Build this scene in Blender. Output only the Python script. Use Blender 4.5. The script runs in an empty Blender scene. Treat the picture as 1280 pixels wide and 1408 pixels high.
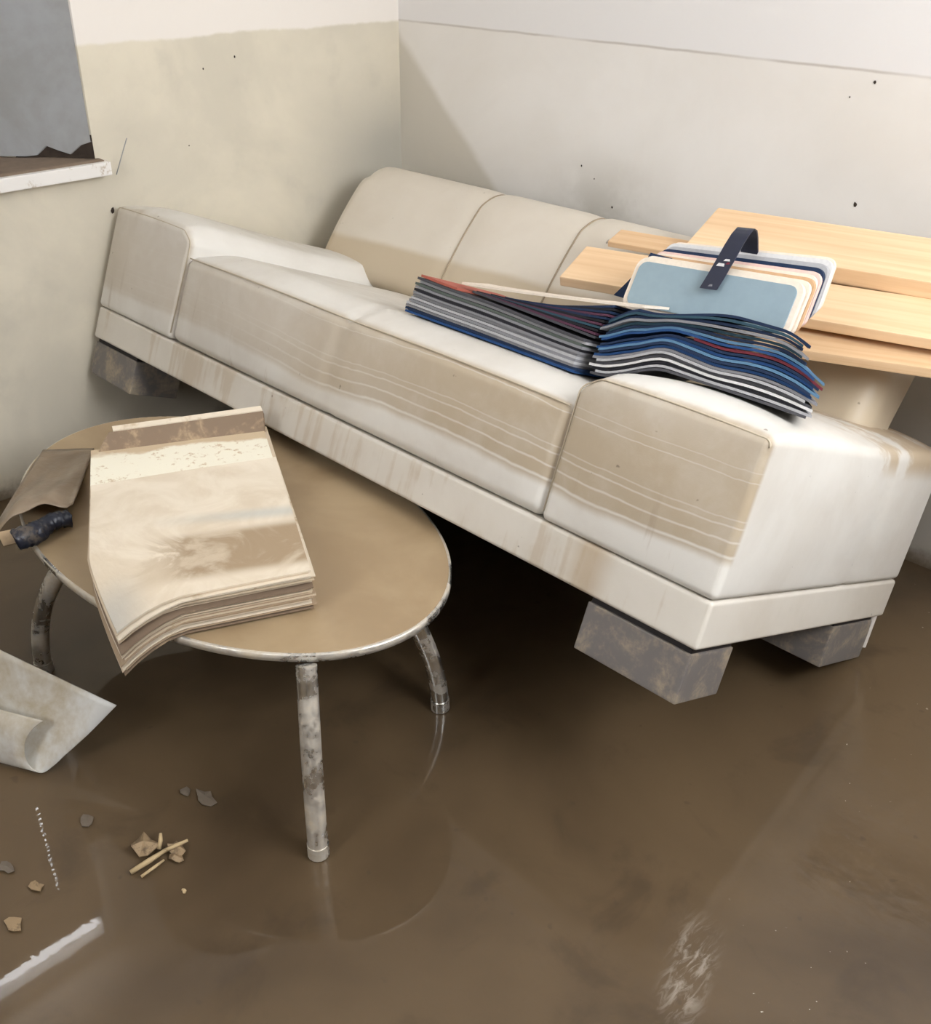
import bpy, bmesh, math, random
from mathutils import Vector, Matrix
random.seed(7)
scene = bpy.context.scene
C = scene.collection

# ------------------------------------------------------------------ camera
cam_d = bpy.data.cameras.new('camera'); cam = bpy.data.objects.new('camera', cam_d); C.objects.link(cam)
R_ = Vector((0.70553, 0.70865, 0.00661)); U_ = Vector((-0.35691, 0.34725, 0.86720)); F_ = Vector((-0.61224, 0.61420, -0.49791))
cam.matrix_world = Matrix(((R_.x, U_.x, -F_.x, 3.0146), (R_.y, U_.y, -F_.y, -2.6768), (R_.z, U_.z, -F_.z, 1.6), (0, 0, 0, 1)))
cam_d.sensor_fit = 'HORIZONTAL'; cam_d.sensor_width = 36.0; cam_d.lens = 36.0 * 1451.14 / 1280.0
cam_d.clip_start = 0.05
scene.camera = cam

# ------------------------------------------------------------------ sky, daylight, exposure
world = bpy.data.worlds.new('World'); scene.world = world; world.use_nodes = True
bg = world.node_tree.nodes['Background']
bg.inputs[0].default_value = (0.95, 0.965, 1.0, 1); bg.inputs[1].default_value = 26.0
vs = scene.view_settings
vs.view_transform = 'Standard'; vs.look = 'None'; vs.gamma = 1.0; vs.exposure = -0.43; vs.use_curve_mapping = False
scene.cycles.max_bounces = 10; scene.cycles.diffuse_bounces = 6; scene.cycles.sample_clamp_indirect = 10

ROOM_X, ROOM_Y, ROOM_Z = 3.8, -4.1, 2.75
def portal(name, loc, rot, sx, sy):
    """marks a window opening so that the sky behind it is sampled well"""
    d = bpy.data.lights.new(name, 'AREA'); d.shape = 'RECTANGLE'; d.size = sx; d.size_y = sy; d.cycles.is_portal = True
    o = bpy.data.objects.new(name, d); C.objects.link(o); o.location = loc; o.rotation_euler = rot
W2Y, W2Z, W3X, W3Z = (-1.9, -0.4), (1.55, 2.68), (1.6, 2.4), (1.6, 2.65)
portal('sky_portal_opposite', (ROOM_X + 0.19, sum(W2Y) / 2, sum(W2Z) / 2), (0, math.radians(90), 0), W2Z[1] - W2Z[0], W2Y[1] - W2Y[0])
portal('sky_portal_near', (sum(W3X) / 2, ROOM_Y - 0.19, sum(W3Z) / 2), (math.radians(90), 0, 0), W3X[1] - W3X[0], W3Z[1] - W3Z[0])
portal('sky_portal_niche', (-0.39, -2.21, 2.29), (0, math.radians(-90), 0), 0.16, 1.26)

# ------------------------------------------------------------------ helpers: nodes
def s2l(c): return tuple(((v / 255) / 12.92 if v / 255 <= 0.04045 else ((v / 255 + 0.055) / 1.055) ** 2.4) for v in c)
class Mat:
    def __init__(s, name, rough=0.5, metal=0.0, spec=0.5):
        s.m = bpy.data.materials.new(name); s.m.use_nodes = True; s.t = s.m.node_tree
        s.b = s.t.nodes['Principled BSDF']; s.b.inputs['Roughness'].default_value = rough
        s.b.inputs['Metallic'].default_value = metal; s.b.inputs['Specular IOR Level'].default_value = spec
        s.co = None
    def put(s, sock, v):
        if isinstance(v, bpy.types.NodeSocket): s.t.links.new(v, sock)
        elif isinstance(v, tuple) and len(v) == 3 and sock.type == 'RGBA': sock.default_value = (*v, 1)
        else: sock.default_value = v
    def math(s, op, a, b=None, c=None, clamp=False):
        n = s.t.nodes.new('ShaderNodeMath'); n.operation = op; n.use_clamp = clamp
        for i, v in enumerate((a, b, c)):
            if v is not None: s.put(n.inputs[i], v)
        return n.outputs[0]
    def add(s, a, b): return s.math('ADD', a, b)
    def mul(s, a, b): return s.math('MULTIPLY', a, b)
    def step(s, v, a, b, lo=0.0, hi=1.0):
        n = s.t.nodes.new('ShaderNodeMapRange'); n.interpolation_type = 'SMOOTHSTEP'
        rev = a > b
        if rev: a, b, lo, hi = b, a, hi, lo
        s.put(n.inputs[0], v); n.inputs[1].default_value = a; n.inputs[2].default_value = b
        n.inputs[3].default_value = lo; n.inputs[4].default_value = hi
        return n.outputs[0]
    def band(s, v, c, w):   # 1 at v == c, fading to 0 at distance w
        return s.step(s.math('ABSOLUTE', s.add(v, -c)), w, 0.0)
    def mix(s, f, a, b, mode='MIX'):
        n = s.t.nodes.new('ShaderNodeMix'); n.data_type = 'RGBA'; n.blend_type = mode
        s.put(n.inputs[0], f); s.put(n.inputs[6], a); s.put(n.inputs[7], b)
        return n.outputs[2]
    def obj(s):
        if s.co is None: s.co = s.t.nodes.new('ShaderNodeTexCoord')
        return s.co.outputs['Object']
    def pos(s): return s.t.nodes.new('ShaderNodeNewGeometry').outputs['Position']
    def sep(s, v):
        n = s.t.nodes.new('ShaderNodeSeparateXYZ'); s.put(n.inputs[0], v); return n.outputs
    def scaled(s, v, k):
        n = s.t.nodes.new('ShaderNodeMapping'); s.put(n.inputs[0], v); n.inputs['Scale'].default_value = k; return n.outputs[0]
    def noise(s, vec, scale, detail=4, rough=0.55, dist=0.0):
        n = s.t.nodes.new('ShaderNodeTexNoise'); s.put(n.inputs['Vector'], vec)
        n.inputs['Scale'].default_value = scale; n.inputs['Detail'].default_value = detail
        n.inputs['Roughness'].default_value = rough; n.inputs['Distortion'].default_value = dist
        return n.outputs[0]
    def bump(s, h, strength, dist=0.01, coat=False):
        n = s.t.nodes.new('ShaderNodeBump'); n.inputs['Strength'].default_value = strength; n.inputs['Distance'].default_value = dist
        s.put(n.inputs['Height'], h); s.t.links.new(n.outputs[0], s.b.inputs['Coat Normal' if coat else 'Normal'])
    def color(s, v): s.put(s.b.inputs['Base Color'], v); return s
    def set(s, k, v): s.put(s.b.inputs[k], v); return s

def plain(name, rgb, rough=0.6, metal=0.0, var=0.12, scale=30, bump=0.1, spec=0.4):
    m = Mat(name, rough, metal, spec); c = s2l(rgb)
    n = m.noise(m.obj(), scale, 5)
    m.color(m.mix(n, tuple(v * (1 - var) for v in c), tuple(min(1, v * (1 + var)) for v in c)))
    if bump: m.bump(n, bump, 0.002)
    return m.m

def muddy(name, rgb, mud=(150, 128, 100), amount=0.5, scale=9, rough=0.55, mrough=0.6, metal=0.0, spec=0.4, soft=0.16):
    m = Mat(name, rough, metal, spec); o = m.obj()
    n = m.noise(o, scale, 6, 0.62, 0.6); f = m.noise(o, scale * 9, 4)
    k = m.step(m.add(n, m.mul(m.add(f, -0.5), 0.3)), 0.70 - 0.3 * amount - soft / 2, 0.70 - 0.3 * amount + soft / 2)
    m.color(m.mix(k, s2l(rgb), s2l(mud))); m.set('Roughness', m.step(k, 0, 1, rough, mrough))
    if metal: m.set('Metallic', m.step(k, 0, 1, metal, 0.0))
    m.bump(m.add(k, m.mul(f, 0.3)), 0.15, 0.002)
    return m.m

# ------------------------------------------------------------------ helpers: objects
def link(name, verts, faces, mat, parent=None, smooth=False, mats=None):
    me = bpy.data.meshes.new(name); me.from_pydata([tuple(v) for v in verts], [], faces); me.update()
    bm = bmesh.new(); bm.from_mesh(me); bmesh.ops.recalc_face_normals(bm, faces=bm.faces); bm.to_mesh(me); bm.free()
    if smooth is True:
        for p in me.polygons: p.use_smooth = True
    elif smooth:
        for p in me.polygons: p.use_smooth = True
        me.set_sharp_from_angle(angle=math.radians(smooth))
    me.materials.append(mat)
    o = bpy.data.objects.new(name, me); C.objects.link(o)
    if parent: o.parent = parent
    return o
def tag(o, label=None, cat=None, group=None, kind=None):
    if label: o['label'] = label
    if cat: o['category'] = cat
    if group: o['group'] = group
    if kind: o['kind'] = kind
    return o
def thing(name, label, cat, loc=(0, 0, 0), mat=None, group=None):
    o = bpy.data.objects.new(name, None); C.objects.link(o); o.empty_display_size = 0.1
    if mat is not None: o.matrix_world = mat
    else: o.location = loc
    return tag(o, label, cat, group)
class Geo:
    def __init__(s): s.v = []; s.f = []
    def quad(s, *p):
        n = len(s.v); s.v += list(p); s.f.append(tuple(range(n, n + len(p))))
    def box(s, a, b):
        (x0, y0, z0), (x1, y1, z1) = a, b; n = len(s.v)
        s.v += [(x0, y0, z0), (x1, y0, z0), (x1, y1, z0), (x0, y1, z0), (x0, y0, z1), (x1, y0, z1), (x1, y1, z1), (x0, y1, z1)]
        for f in ((3, 2, 1, 0), (4, 5, 6, 7), (0, 1, 5, 4), (1, 2, 6, 5), (2, 3, 7, 6), (3, 0, 4, 7)): s.f.append(tuple(n + i for i in f))
    def tube(s, pts, r, seg=10, cap=True):
        pts = [Vector(p) for p in pts]; n0 = len(s.v); m = len(pts); rr = r if isinstance(r, (list, tuple)) else [r] * m
        prev = None
        for i, p in enumerate(pts):
            t = (pts[min(i + 1, m - 1)] - pts[max(i - 1, 0)]).normalized()
            if prev is None: a = t.orthogonal().normalized()
            else: a = (prev - t * prev.dot(t)).normalized()
            prev = a; b = t.cross(a)
            for k in range(seg):
                an = 2 * math.pi * k / seg; s.v.append(p + (a * math.cos(an) + b * math.sin(an)) * rr[i])
        for i in range(m - 1):
            for k in range(seg):
                s.f.append((n0 + i * seg + k, n0 + i * seg + (k + 1) % seg, n0 + (i + 1) * seg + (k + 1) % seg, n0 + (i + 1) * seg + k))
        if cap:
            s.f.append(tuple(n0 + k for k in range(seg))); s.f.append(tuple(n0 + (m - 1) * seg + k for k in range(seg)))
    def sheet(s, fn, nu, nv, off):
        """closed thin slab: fn(u, v) gives the top, off is the vector to the underside"""
        n0 = len(s.v); off = Vector(off)
        g = [[Vector(fn(i / nu, j / nv)) for j in range(nv + 1)] for i in range(nu + 1)]
        W = nv + 1; N = (nu + 1) * W
        for row in g: s.v += row
        for row in g: s.v += [p + off for p in row]
        a = lambda i, j, k=0: n0 + k * N + i * W + j
        for i in range(nu):
            for j in range(nv):
                s.f.append((a(i, j), a(i + 1, j), a(i + 1, j + 1), a(i, j + 1)))
                s.f.append((a(i, j + 1, 1), a(i + 1, j + 1, 1), a(i + 1, j, 1), a(i, j, 1)))
        for i in range(nu):
            s.f.append((a(i, 0, 1), a(i + 1, 0, 1), a(i + 1, 0), a(i, 0))); s.f.append((a(i, nv), a(i + 1, nv), a(i + 1, nv, 1), a(i, nv, 1)))
        for j in range(nv):
            s.f.append((a(0, j), a(0, j + 1), a(0, j + 1, 1), a(0, j, 1))); s.f.append((a(nu, j, 1), a(nu, j + 1, 1), a(nu, j + 1), a(nu, j)))
    def out(s, name, mat, parent=None, smooth=False): return link(name, s.v, s.f, mat, parent, smooth)
def bevel_box(a, b, r=0.003, seg=2):
    bm = bmesh.new(); bmesh.ops.create_cube(bm, size=1)
    for v in bm.verts: v.co = Vector([a[i] + (v.co[i] + 0.5) * (b[i] - a[i]) for i in range(3)])
    bmesh.ops.bevel(bm, geom=bm.edges[:], offset=r, segments=seg, profile=0.7, affect='EDGES')
    vs_ = [v.co.copy() for v in bm.verts]; fs = [[v.index for v in f.verts] for f in bm.faces]; bm.free(); return vs_, fs
def cushion(a, b, r, warp=None, n=22, ne=5):
    """rounded box made of fine quads, so that it can be puffed, domed or sheared by warp(p, q); q runs 0..1 in the box"""
    def axis(lo, hi):
        t = [lo + r * k / ne for k in range(ne)] + [lo + r + (hi - lo - 2 * r) * k / n for k in range(n + 1)] + [hi - r + r * (k + 1) / ne for k in range(ne)]
        return t
    ax = [axis(a[i], b[i]) for i in range(3)]
    idx = {}; V = []; F = []
    def vert(i, j, k):
        key = (i, j, k)
        if key in idx: return idx[key]
        p = Vector((ax[0][i], ax[1][j], ax[2][k]))
        q = Vector([min(max(p[d], a[d] + r), b[d] - r) for d in range(3)])
        dlt = p - q
        # spherical corner mapping
        x, y, z = dlt / r
        sp = Vector((x * math.sqrt(max(0, 1 - y * y / 2 - z * z / 2 + y * y * z * z / 3)), y * math.sqrt(max(0, 1 - x * x / 2 - z * z / 2 + x * x * z * z / 3)), z * math.sqrt(max(0, 1 - x * x / 2 - y * y / 2 + x * x * y * y / 3))))
        p2 = q + sp * r
        if warp: p2 = warp(p2, Vector([(p2[d] - a[d]) / (b[d] - a[d]) for d in range(3)]))
        idx[key] = len(V); V.append(p2); return idx[key]
    nx, ny, nz = (len(t) - 1 for t in ax)
    for k in (0, nz):
        for i in range(nx):
            for j in range(ny): F.append((vert(i, j, k), vert(i + 1, j, k), vert(i + 1, j + 1, k), vert(i, j + 1, k)))
    for j in (0, ny):
        for i in range(nx):
            for k in range(nz): F.append((vert(i, j, k), vert(i + 1, j, k), vert(i + 1, j, k + 1), vert(i, j, k + 1)))
    for i in (0, nx):
        for j in range(ny):
            for k in range(nz): F.append((vert(i, j, k), vert(i, j + 1, k), vert(i, j + 1, k + 1), vert(i, j, k + 1)))
    return V, F
def sm(a, b, x):
    t = min(1, max(0, (x - a) / (b - a))); return t * t * (3 - 2 * t)
def ga(x, c, w): return math.exp(-((x - c) / w) ** 2)

# ------------------------------------------------------------------ materials of the setting
def wall_material(side):
    m = Mat('plaster_' + side, 0.75, 0, 0.3); x, y, z = m.sep(m.pos()); P = m.pos()
    big = m.noise(P, 1.7, 5, 0.6, 0.4); mid = m.noise(P, 6, 6, 0.6); fine = m.noise(P, 60, 3)
    edge = m.add(z, m.mul(m.add(m.noise(P, 3.0, 6, 0.65), -0.5), 0.05 if side == 'left' else 0.012))
    below = m.step(edge, 1.262, 1.250)
    clean = s2l((226, 220, 212)) if side == 'left' else s2l((222, 220, 218))
    if side == 'left':
        damp = m.mix(m.step(big, 0.35, 0.65), s2l((214, 206, 187)), s2l((200, 193, 176)))
        damp = m.mix(m.mul(m.step(mid, 0.5, 0.75), 0.4), damp, s2l((184, 178, 164)))
        damp = m.mix(m.mul(m.step(y, -0.62, -0.05), m.step(m.add(z, m.mul(big, 0.3)), 1.30, 0.95)), damp, s2l((176, 172, 160)))
        col = m.mix(below, clean, damp)
    else:
        damp = m.mix(m.step(big, 0.3, 0.7), s2l((228, 225, 220)), s2l((219, 215, 208)))
        tri = m.step(m.add(m.add(x, m.mul(m.add(z, -1.18), 1.07)), m.mul(m.add(m.noise(P, 5, 4), -0.5), 0.06)), 0.06, 0.0)
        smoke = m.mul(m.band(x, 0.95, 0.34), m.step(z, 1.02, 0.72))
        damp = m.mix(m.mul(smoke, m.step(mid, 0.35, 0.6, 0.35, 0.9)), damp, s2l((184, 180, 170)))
        damp = m.mix(m.mul(tri, 0.8), damp, s2l((194, 188, 174)))
        damp = m.mix(m.step(m.add(z, m.mul(m.noise(P, 4, 5), 0.25)), 0.85, 0.25, 0, 0.6), damp, s2l((150, 144, 130)))
        col = m.mix(below, clean, damp)
        line = m.mul(m.band(edge, 1.256, 0.006), m.step(m.noise(P, 2.3, 3), 0.35, 0.6, 0.15, 0.75))
        col = m.mix(line, col, s2l((176, 168, 158)))
    # splash of dried mud along the foot of the wall
    foot = m.step(m.add(z, m.mul(m.noise(P, 7, 6, 0.7), 0.16)), 0.16, 0.07)
    col = m.mix(foot, col, s2l((112, 98, 80)))
    m.color(col); m.bump(m.add(m.mul(fine, 0.5), mid), 0.12, 0.006)
    return m.m
M = {}
M['wall_left'] = wall_material('left'); M['wall_right'] = wall_material('right')
m = Mat('plaster_mud_coated', 0.8, 0, 0.3); P = m.pos(); x, y, z = m.sep(P)
m.color(m.mix(m.step(m.add(z, m.mul(m.noise(P, 3, 5), 0.06)), 1.31, 1.27), s2l((222, 218, 212)), m.mix(m.noise(P, 5, 5), s2l((118, 102, 80)), s2l((150, 134, 110))))); M['wall_muddy'] = m.m  # mud tint of the unseen walls, darkened to cut low bounced light
M['paint'] = plain('white_paint', (226, 223, 217), 0.8, scale=4, var=0.04)
M['ceiling'] = plain('ceiling_paint', (236, 234, 230), 0.9, scale=4, var=0.03)
M['jamb'] = muddy('grey_reveal', (156, 158, 159), (144, 144, 142), 0.5, 3, 0.7, 0.75, soft=0.4)
M['dark_gap'] = plain('dark_rubble', (52, 42, 34), 0.9, var=0.5, scale=60, bump=0.6)
M['dirt'] = plain('dry_dirt', (122, 106, 90), 0.9, var=0.25, scale=40, bump=0.5)
M['sill'] = muddy('white_sill', (226, 223, 218), (176, 160, 138), 0.18, 14, 0.5)
M['frame'] = plain('window_frame_paint', (222, 222, 220), 0.45, var=0.04)
M['blind'] = plain('blind_cloth', (128, 128, 130), 0.9, var=0.06)
M['chain'] = plain('bead_plastic', (240, 240, 240), 0.3, var=0.02, bump=0)
g = Mat('window_glass', 0.02); t = g.t
tr = t.nodes.new('ShaderNodeBsdfTransparent'); gl = t.nodes.new('ShaderNodeBsdfGlossy'); gl.inputs['Roughness'].default_value = 0.02
mx = t.nodes.new('ShaderNodeMixShader'); mx.inputs[0].default_value = 0.05
t.links.new(tr.outputs[0], mx.inputs[1]); t.links.new(gl.outputs[0], mx.inputs[2])
t.links.new(mx.outputs[0], t.nodes['Material Output'].inputs[0]); M['glass'] = g.m

def mud_floor():
    m = Mat('wet_mud', 0.55, 0, 0.25); P = m.pos()
    big = m.noise(P, 1.1, 4, 0.55, 0.5); mid = m.noise(P, 5, 6, 0.6, 0.5); fine = m.noise(P, 45, 4)
    spots = m.noise(P, 24, 2, 0.4)
    c = m.mix(m.step(big, 0.35, 0.65), s2l((71, 57, 40)), s2l((96, 79, 57)))
    c = m.mix(m.mul(m.step(mid, 0.52, 0.7), 0.4), c, s2l((60, 48, 35)))
    c = m.mix(m.mul(m.step(spots, 0.70, 0.76), 0.5), c, s2l((74, 60, 46)))
    # painted glare streaks and scattered water sparkle, put into the mud colour
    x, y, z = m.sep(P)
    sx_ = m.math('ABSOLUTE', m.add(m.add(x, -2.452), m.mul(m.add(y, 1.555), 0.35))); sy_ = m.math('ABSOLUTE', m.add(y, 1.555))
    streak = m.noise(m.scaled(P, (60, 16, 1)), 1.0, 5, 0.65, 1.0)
    glare = m.mul(m.mul(m.step(sx_, 0.055, 0.01), m.step(sy_, 0.14, 0.03)), m.step(streak, 0.42, 0.66))
    c = m.mix(m.mul(glare, 0.5), c, s2l((186, 176, 164)))
    sparkle = m.mul(m.step(m.noise(P, 95, 2, 0.4), 0.735, 0.765), m.mul(m.step(m.add(x, m.mul(y, 0.25)), 2.05, 2.2), m.step(m.noise(P, 6, 3), 0.5, 0.6)))
    c = m.mix(m.mul(sparkle, 0.85), c, s2l((206, 198, 184)))
    m.color(c)
    m.set('Coat Weight', 1.0).set('Coat IOR', 1.33)
    m.set('Coat Roughness', m.step(mid, 0.5, 0.85, 0.004, 0.06))
    x, y, z = m.sep(P)
    ripple = m.mul(m.noise(m.scaled(P, (1, 2.2, 1)), 16, 3, 0.5, 0.8), m.step(m.add(x, m.mul(big, 0.6)), 2.45, 2.9, 0.05, 1.3))
    m.bump(m.add(m.mul(ripple, 0.9), m.mul(mid, 0.05)), 0.07, 0.02, coat=True)
    n = m.t.nodes.new('ShaderNodeBump'); n.inputs['Strength'].default_value = 0.1; n.inputs['Distance'].default_value = 0.006
    m.put(n.inputs['Height'], m.add(mid, m.mul(fine, 0.3))); m.t.links.new(n.outputs[0], m.b.inputs['Normal'])
    return m.m
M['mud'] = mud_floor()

# ------------------------------------------------------------------ the room
def struct(o): return tag(o, kind='structure')
g = Geo(); n = 40
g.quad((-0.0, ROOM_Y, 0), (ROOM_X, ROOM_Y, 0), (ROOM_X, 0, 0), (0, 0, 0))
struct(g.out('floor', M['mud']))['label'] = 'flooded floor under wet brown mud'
g = Geo(); g.box((-0.4, ROOM_Y - 0.2, ROOM_Z), (ROOM_X + 0.2, 0.2, ROOM_Z + 0.1)); struct(g.out('ceiling', M['ceiling']))
g = Geo(); g.box((-0.4, 0, -0.02), (ROOM_X + 0.2, 0.2, ROOM_Z)); WR = struct(g.out('wall_right', M['wall_right'])); WR['label'] = 'white plaster wall with a faint flood line behind the sofa'
# left wall with a splayed window niche
NY0, NY1, NB0, NB1, NX, SZ, TZ = -1.193, -3.22, -1.52, -2.90, -0.32, 0.945, 2.45
g = Geo()
g.box((-0.4, ROOM_Y - 0.2, -0.02), (0, 0, SZ)); g.box((-0.4, ROOM_Y - 0.2, TZ), (0, 0, ROOM_Z))
for ya, yb, yc, yd in ((0, NY0, NB0, 0), (NY1, ROOM_Y - 0.2, ROOM_Y - 0.2, NB1)):
    k = len(g.v)
    g.v += [(0, ya, SZ), (0, yb, SZ), (NX - 0.08, yc, SZ), (NX - 0.08, yd, SZ), (0, ya, TZ), (0, yb, TZ), (NX - 0.08, yc, TZ), (NX - 0.08, yd, TZ)]
    for f in ((3, 2, 1, 0), (4, 5, 6, 7), (0, 1, 5, 4), (1, 2, 6, 5), (2, 3, 7, 6), (3, 0, 4, 7)): g.f.append(tuple(k + i for i in f))
WL = struct(g.out('wall_left', M['wall_left'])); WL['label'] = 'damp plaster wall with a beige flood stain beside the window niche'
# grey rendered reveals, a thin skin standing proud of the wall
def reveal(y0, y1, sgn):
    g = Geo(); d = 0.006 * sgn
    for a in ((SZ + 0.045, TZ),):
        # broken lower edge on the far reveal
        pts = []
        ns = 14
        for i in range(ns + 1):
            u = i / ns; x = 0.0 + u * NX; y = y0 + (y1 - y0) * u
            zb = a[0] + ((-0.012 + 0.010 * math.sin(i * 2.1) - 0.006 * math.cos(i * 3.7)) if (sgn < 0 and 0 < i < 6) else (-0.03 if sgn < 0 else -0.04))
            if sgn < 0 and i == 0: zb = a[0] + 0.012
            pts.append((x, y + d, zb))
        for i in range(ns):
            p, q = pts[i], pts[i + 1]
            g.quad(p, q, (q[0], q[1], a[1]), (p[0], p[1], a[1]))
            g.quad(p, q, (q[0], q[1] - d, q[2]), (p[0], p[1] - d, p[2]))
    return g.out('reveal', M['jamb'], WL)
reveal(NY0, NB0, -1); reveal(NY1, NB1, 1)
g = Geo(); g.quad((0.0, NY0 - 0.001, SZ), (NX * 0.5, (NY0 + NB0) / 2 - 0.001, SZ), (NX * 0.5, (NY0 + NB0) / 2 - 0.001, SZ + 0.08), (0.0, NY0 - 0.001, SZ + 0.075))
tag(g.out('broken_plaster', M['dark_gap'], WL), 'dark hole where the plaster broke off above the sill')
# scuffs and nail holes of the walls
for (x, y, z, r) in ((0.851, 0, 0.894, 0.006), (0.983, 0, 0.788, 0.006), (0.905, 0, 0.862, 0.004), (1.758, 0, 1.231, 0.006), (1.766, 0, 0.935, 0.009), (1.70, 0, 1.19, 0.003)):
    k = Geo(); k.v = [(x + r * (0.4 + 0.35 * random.random()) * math.cos(a * 1.05), -0.0015, z + r * 1.4 * (0.35 + 0.35 * random.random()) * math.sin(a * 1.05)) for a in range(6)] + [(x, -0.004, z)]
    k.f = [(i, (i + 1) % 6, 6) for i in range(6)]; k.out('plaster_chip', M['dark_gap'], WR)
for (y, z, r) in ((-0.684, 1.19, 0.006), (-1.165, 0.80, 0.012), (-1.15, 0.76, 0.006), (-0.80, 1.165, 0.004), (-0.88, 0.95, 0.004)):
    k = Geo(); k.v = [(0.0015, y + r * (0.4 + 0.35 * random.random()) * math.cos(a * 1.05), z + r * 1.4 * (0.35 + 0.35 * random.random()) * math.sin(a * 1.05)) for a in range(6)] + [(0.004, y, z)]
    k.f = [(i, (i + 1) % 6, 6) for i in range(6)]; k.out('plaster_chip', M['dark_gap'], WL)
k = Geo(); k.tube([(0.001, -1.085, 0.998), (0.001, -1.11, 0.95), (0.001, -1.135, 0.90)], 0.0016, 5); k.out('scratch', M['jamb'], WL)

# sill board and the window behind it
SI = struct(link('trim_1', *bevel_box((-0.06, NY1 - 0.03, 0.912), (0.05, -1.172, 0.950), 0.004), M['sill'])); SI['label'] = 'white window sill board with a chipped muddy edge'
g = Geo()
def dirt_top(u, v):
    x = -0.31 + 0.342 * u; ylo = NB1 + (NY1 - NB1) * sm(0, 1, u); yhi = NB0 + (NY0 + 0.01 - NB0) * min(1, u / 0.9)
    y = ylo + (yhi - ylo) * v
    return (x, y, 0.953 + 0.012 * (1 - u) + 0.006 * math.sin(37 * v + 5 * u) * math.sin(11 * u) * (1 - u))
g.sheet(dirt_top, 12, 60, (0, 0, -0.006)); g.out('dirt_layer', M['dirt'], SI, True)
WN = struct(thing('window_1', None, None)); WN['label'] = 'window of the niche with its grey blind down'
def bar(a, b, nm='window_frame', mt='frame', par=WN): return link(nm, *bevel_box(a, b, 0.004), M[mt], par)
XF = NX - 0.06
bar((XF, NB1, 0.95), (NX, NB1 + 0.06, 2.45)); bar((XF, NB0 - 0.06, 0.95), (NX, NB0, 2.45))
bar((XF, NB1 + 0.06, 0.95), (NX, NB0 - 0.06, 1.01)); bar((XF, NB1 + 0.06, 2.37), (NX, NB0 - 0.06, 2.45)); bar((XF, NB1 + 0.06, 2.15), (NX, NB0 - 0.06, 2.21))
for za, zb in ((1.01, 2.15), (2.21, 2.37)):
    link('pane', *bevel_box((NX - 0.036, NB1 + 0.06, za), (NX - 0.03, NB0 - 0.06, zb), 0.001, 1), M['glass'], WN)
YS = -1.726
g = Geo(); g.box((NX + 0.012, NB1 + 0.05, 0.99), (NX + 0.015, YS - 0.006, 2.19)); g.box((NX + 0.012, YS + 0.006, 0.99), (NX + 0.015, NB0 - 0.045, 2.19))
g.box((NX + 0.012, YS - 0.006, 0.99), (NX + 0.015, YS + 0.006, 1.44)); g.box((NX + 0.012, YS - 0.006, 1.97), (NX + 0.015, YS + 0.006, 2.19))
BL = tag(g.out('roller_blind', M['blind']), 'grey roller blind with a row of cord slots pulled down over the niche window', 'blind')
g = Geo(); g.tube([(NX + 0.02, NB1 + 0.05, 2.20), (NX + 0.02, NB0 - 0.045, 2.20)], 0.018, 12); g.out('roller', M['frame'], BL, 40)
g = Geo(); g.box((NX + 0.011, YS - 0.007, -0.007), (NX + 0.016, YS + 0.007, 0.007)); b0 = g.out('slot_bar', M['blind'], BL); b0.location = (0, 0, 1.455)
for i in range(1, 19):
    b = b0.copy(); C.objects.link(b); b.location = (0, 0, 1.455 + i * 0.0285)

# unseen walls behind the camera, with added windows placed to shape the daylight
X = ROOM_X; Y = ROOM_Y
g = Geo()
g.box((X, Y, -0.02), (X + 0.2, W2Y[0], ROOM_Z)); g.box((X, W2Y[1], -0.02), (X + 0.2, 0, ROOM_Z)); g.box((X, W2Y[0], -0.02), (X + 0.2, W2Y[1], W2Z[0])); g.box((X, W2Y[0], W2Z[1]), (X + 0.2, W2Y[1], ROOM_Z))
struct(g.out('wall_opposite', M['wall_muddy']))
g = Geo()
g.box((0, Y - 0.2, -0.02), (W3X[0], Y, ROOM_Z)); g.box((W3X[1], Y - 0.2, -0.02), (X + 0.2, Y, ROOM_Z)); g.box((W3X[0], Y - 0.2, W3Z[1]), (W3X[1], Y, ROOM_Z)); g.box((W3X[0], Y - 0.2, -0.02), (W3X[1], Y, W3Z[0]))
struct(g.out('wall_near', M['wall_muddy']))
W2 = struct(thing('added_window_2', None, None)); (y0, y1), (z0, z1) = W2Y, W2Z; ym = (y0 + y1) / 2
for a, b in (((y0, z0), (y0 + 0.06, z1)), ((y1 - 0.06, z0), (y1, z1)), ((ym - 0.03, z0 + 0.06), (ym + 0.03, z1 - 0.06)), ((y0 + 0.06, z0), (y1 - 0.06, z0 + 0.06)), ((y0 + 0.06, z1 - 0.06), (y1 - 0.06, z1))):
    bar((X + 0.08, a[0], a[1]), (X + 0.13, b[0], b[1]), par=W2)
W3 = struct(thing('added_window_3', None, None)); (x0, x1), (z0, z1) = W3X, W3Z; xm = (x0 + x1) / 2
for a, b in (((x0, z0), (x0 + 0.06, z1)), ((x1 - 0.06, z0), (x1, z1)), ((xm - 0.03, z0 + 0.06), (xm + 0.03, z1 - 0.06)), ((x0 + 0.06, z0), (x1 - 0.06, z0 + 0.06)), ((x0 + 0.06, z1 - 0.06), (x1 - 0.06, z1))):
    bar((a[0], Y - 0.13, a[1]), (b[0], Y - 0.08, b[1]), par=W3)

# ------------------------------------------------------------------ sofa
SL, SD, SH, BH = 2.226, 0.92, 0.399, 0.095
SR = Matrix(((0.99997, 0.00742, -0.00028), (-0.00678, 0.92756, 0.37361), (0.00303, -0.37360, 0.92758)))
SM = Matrix.Translation((0.0193, -1.3066, 0.4451)) @ SR.to_4x4()

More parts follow.
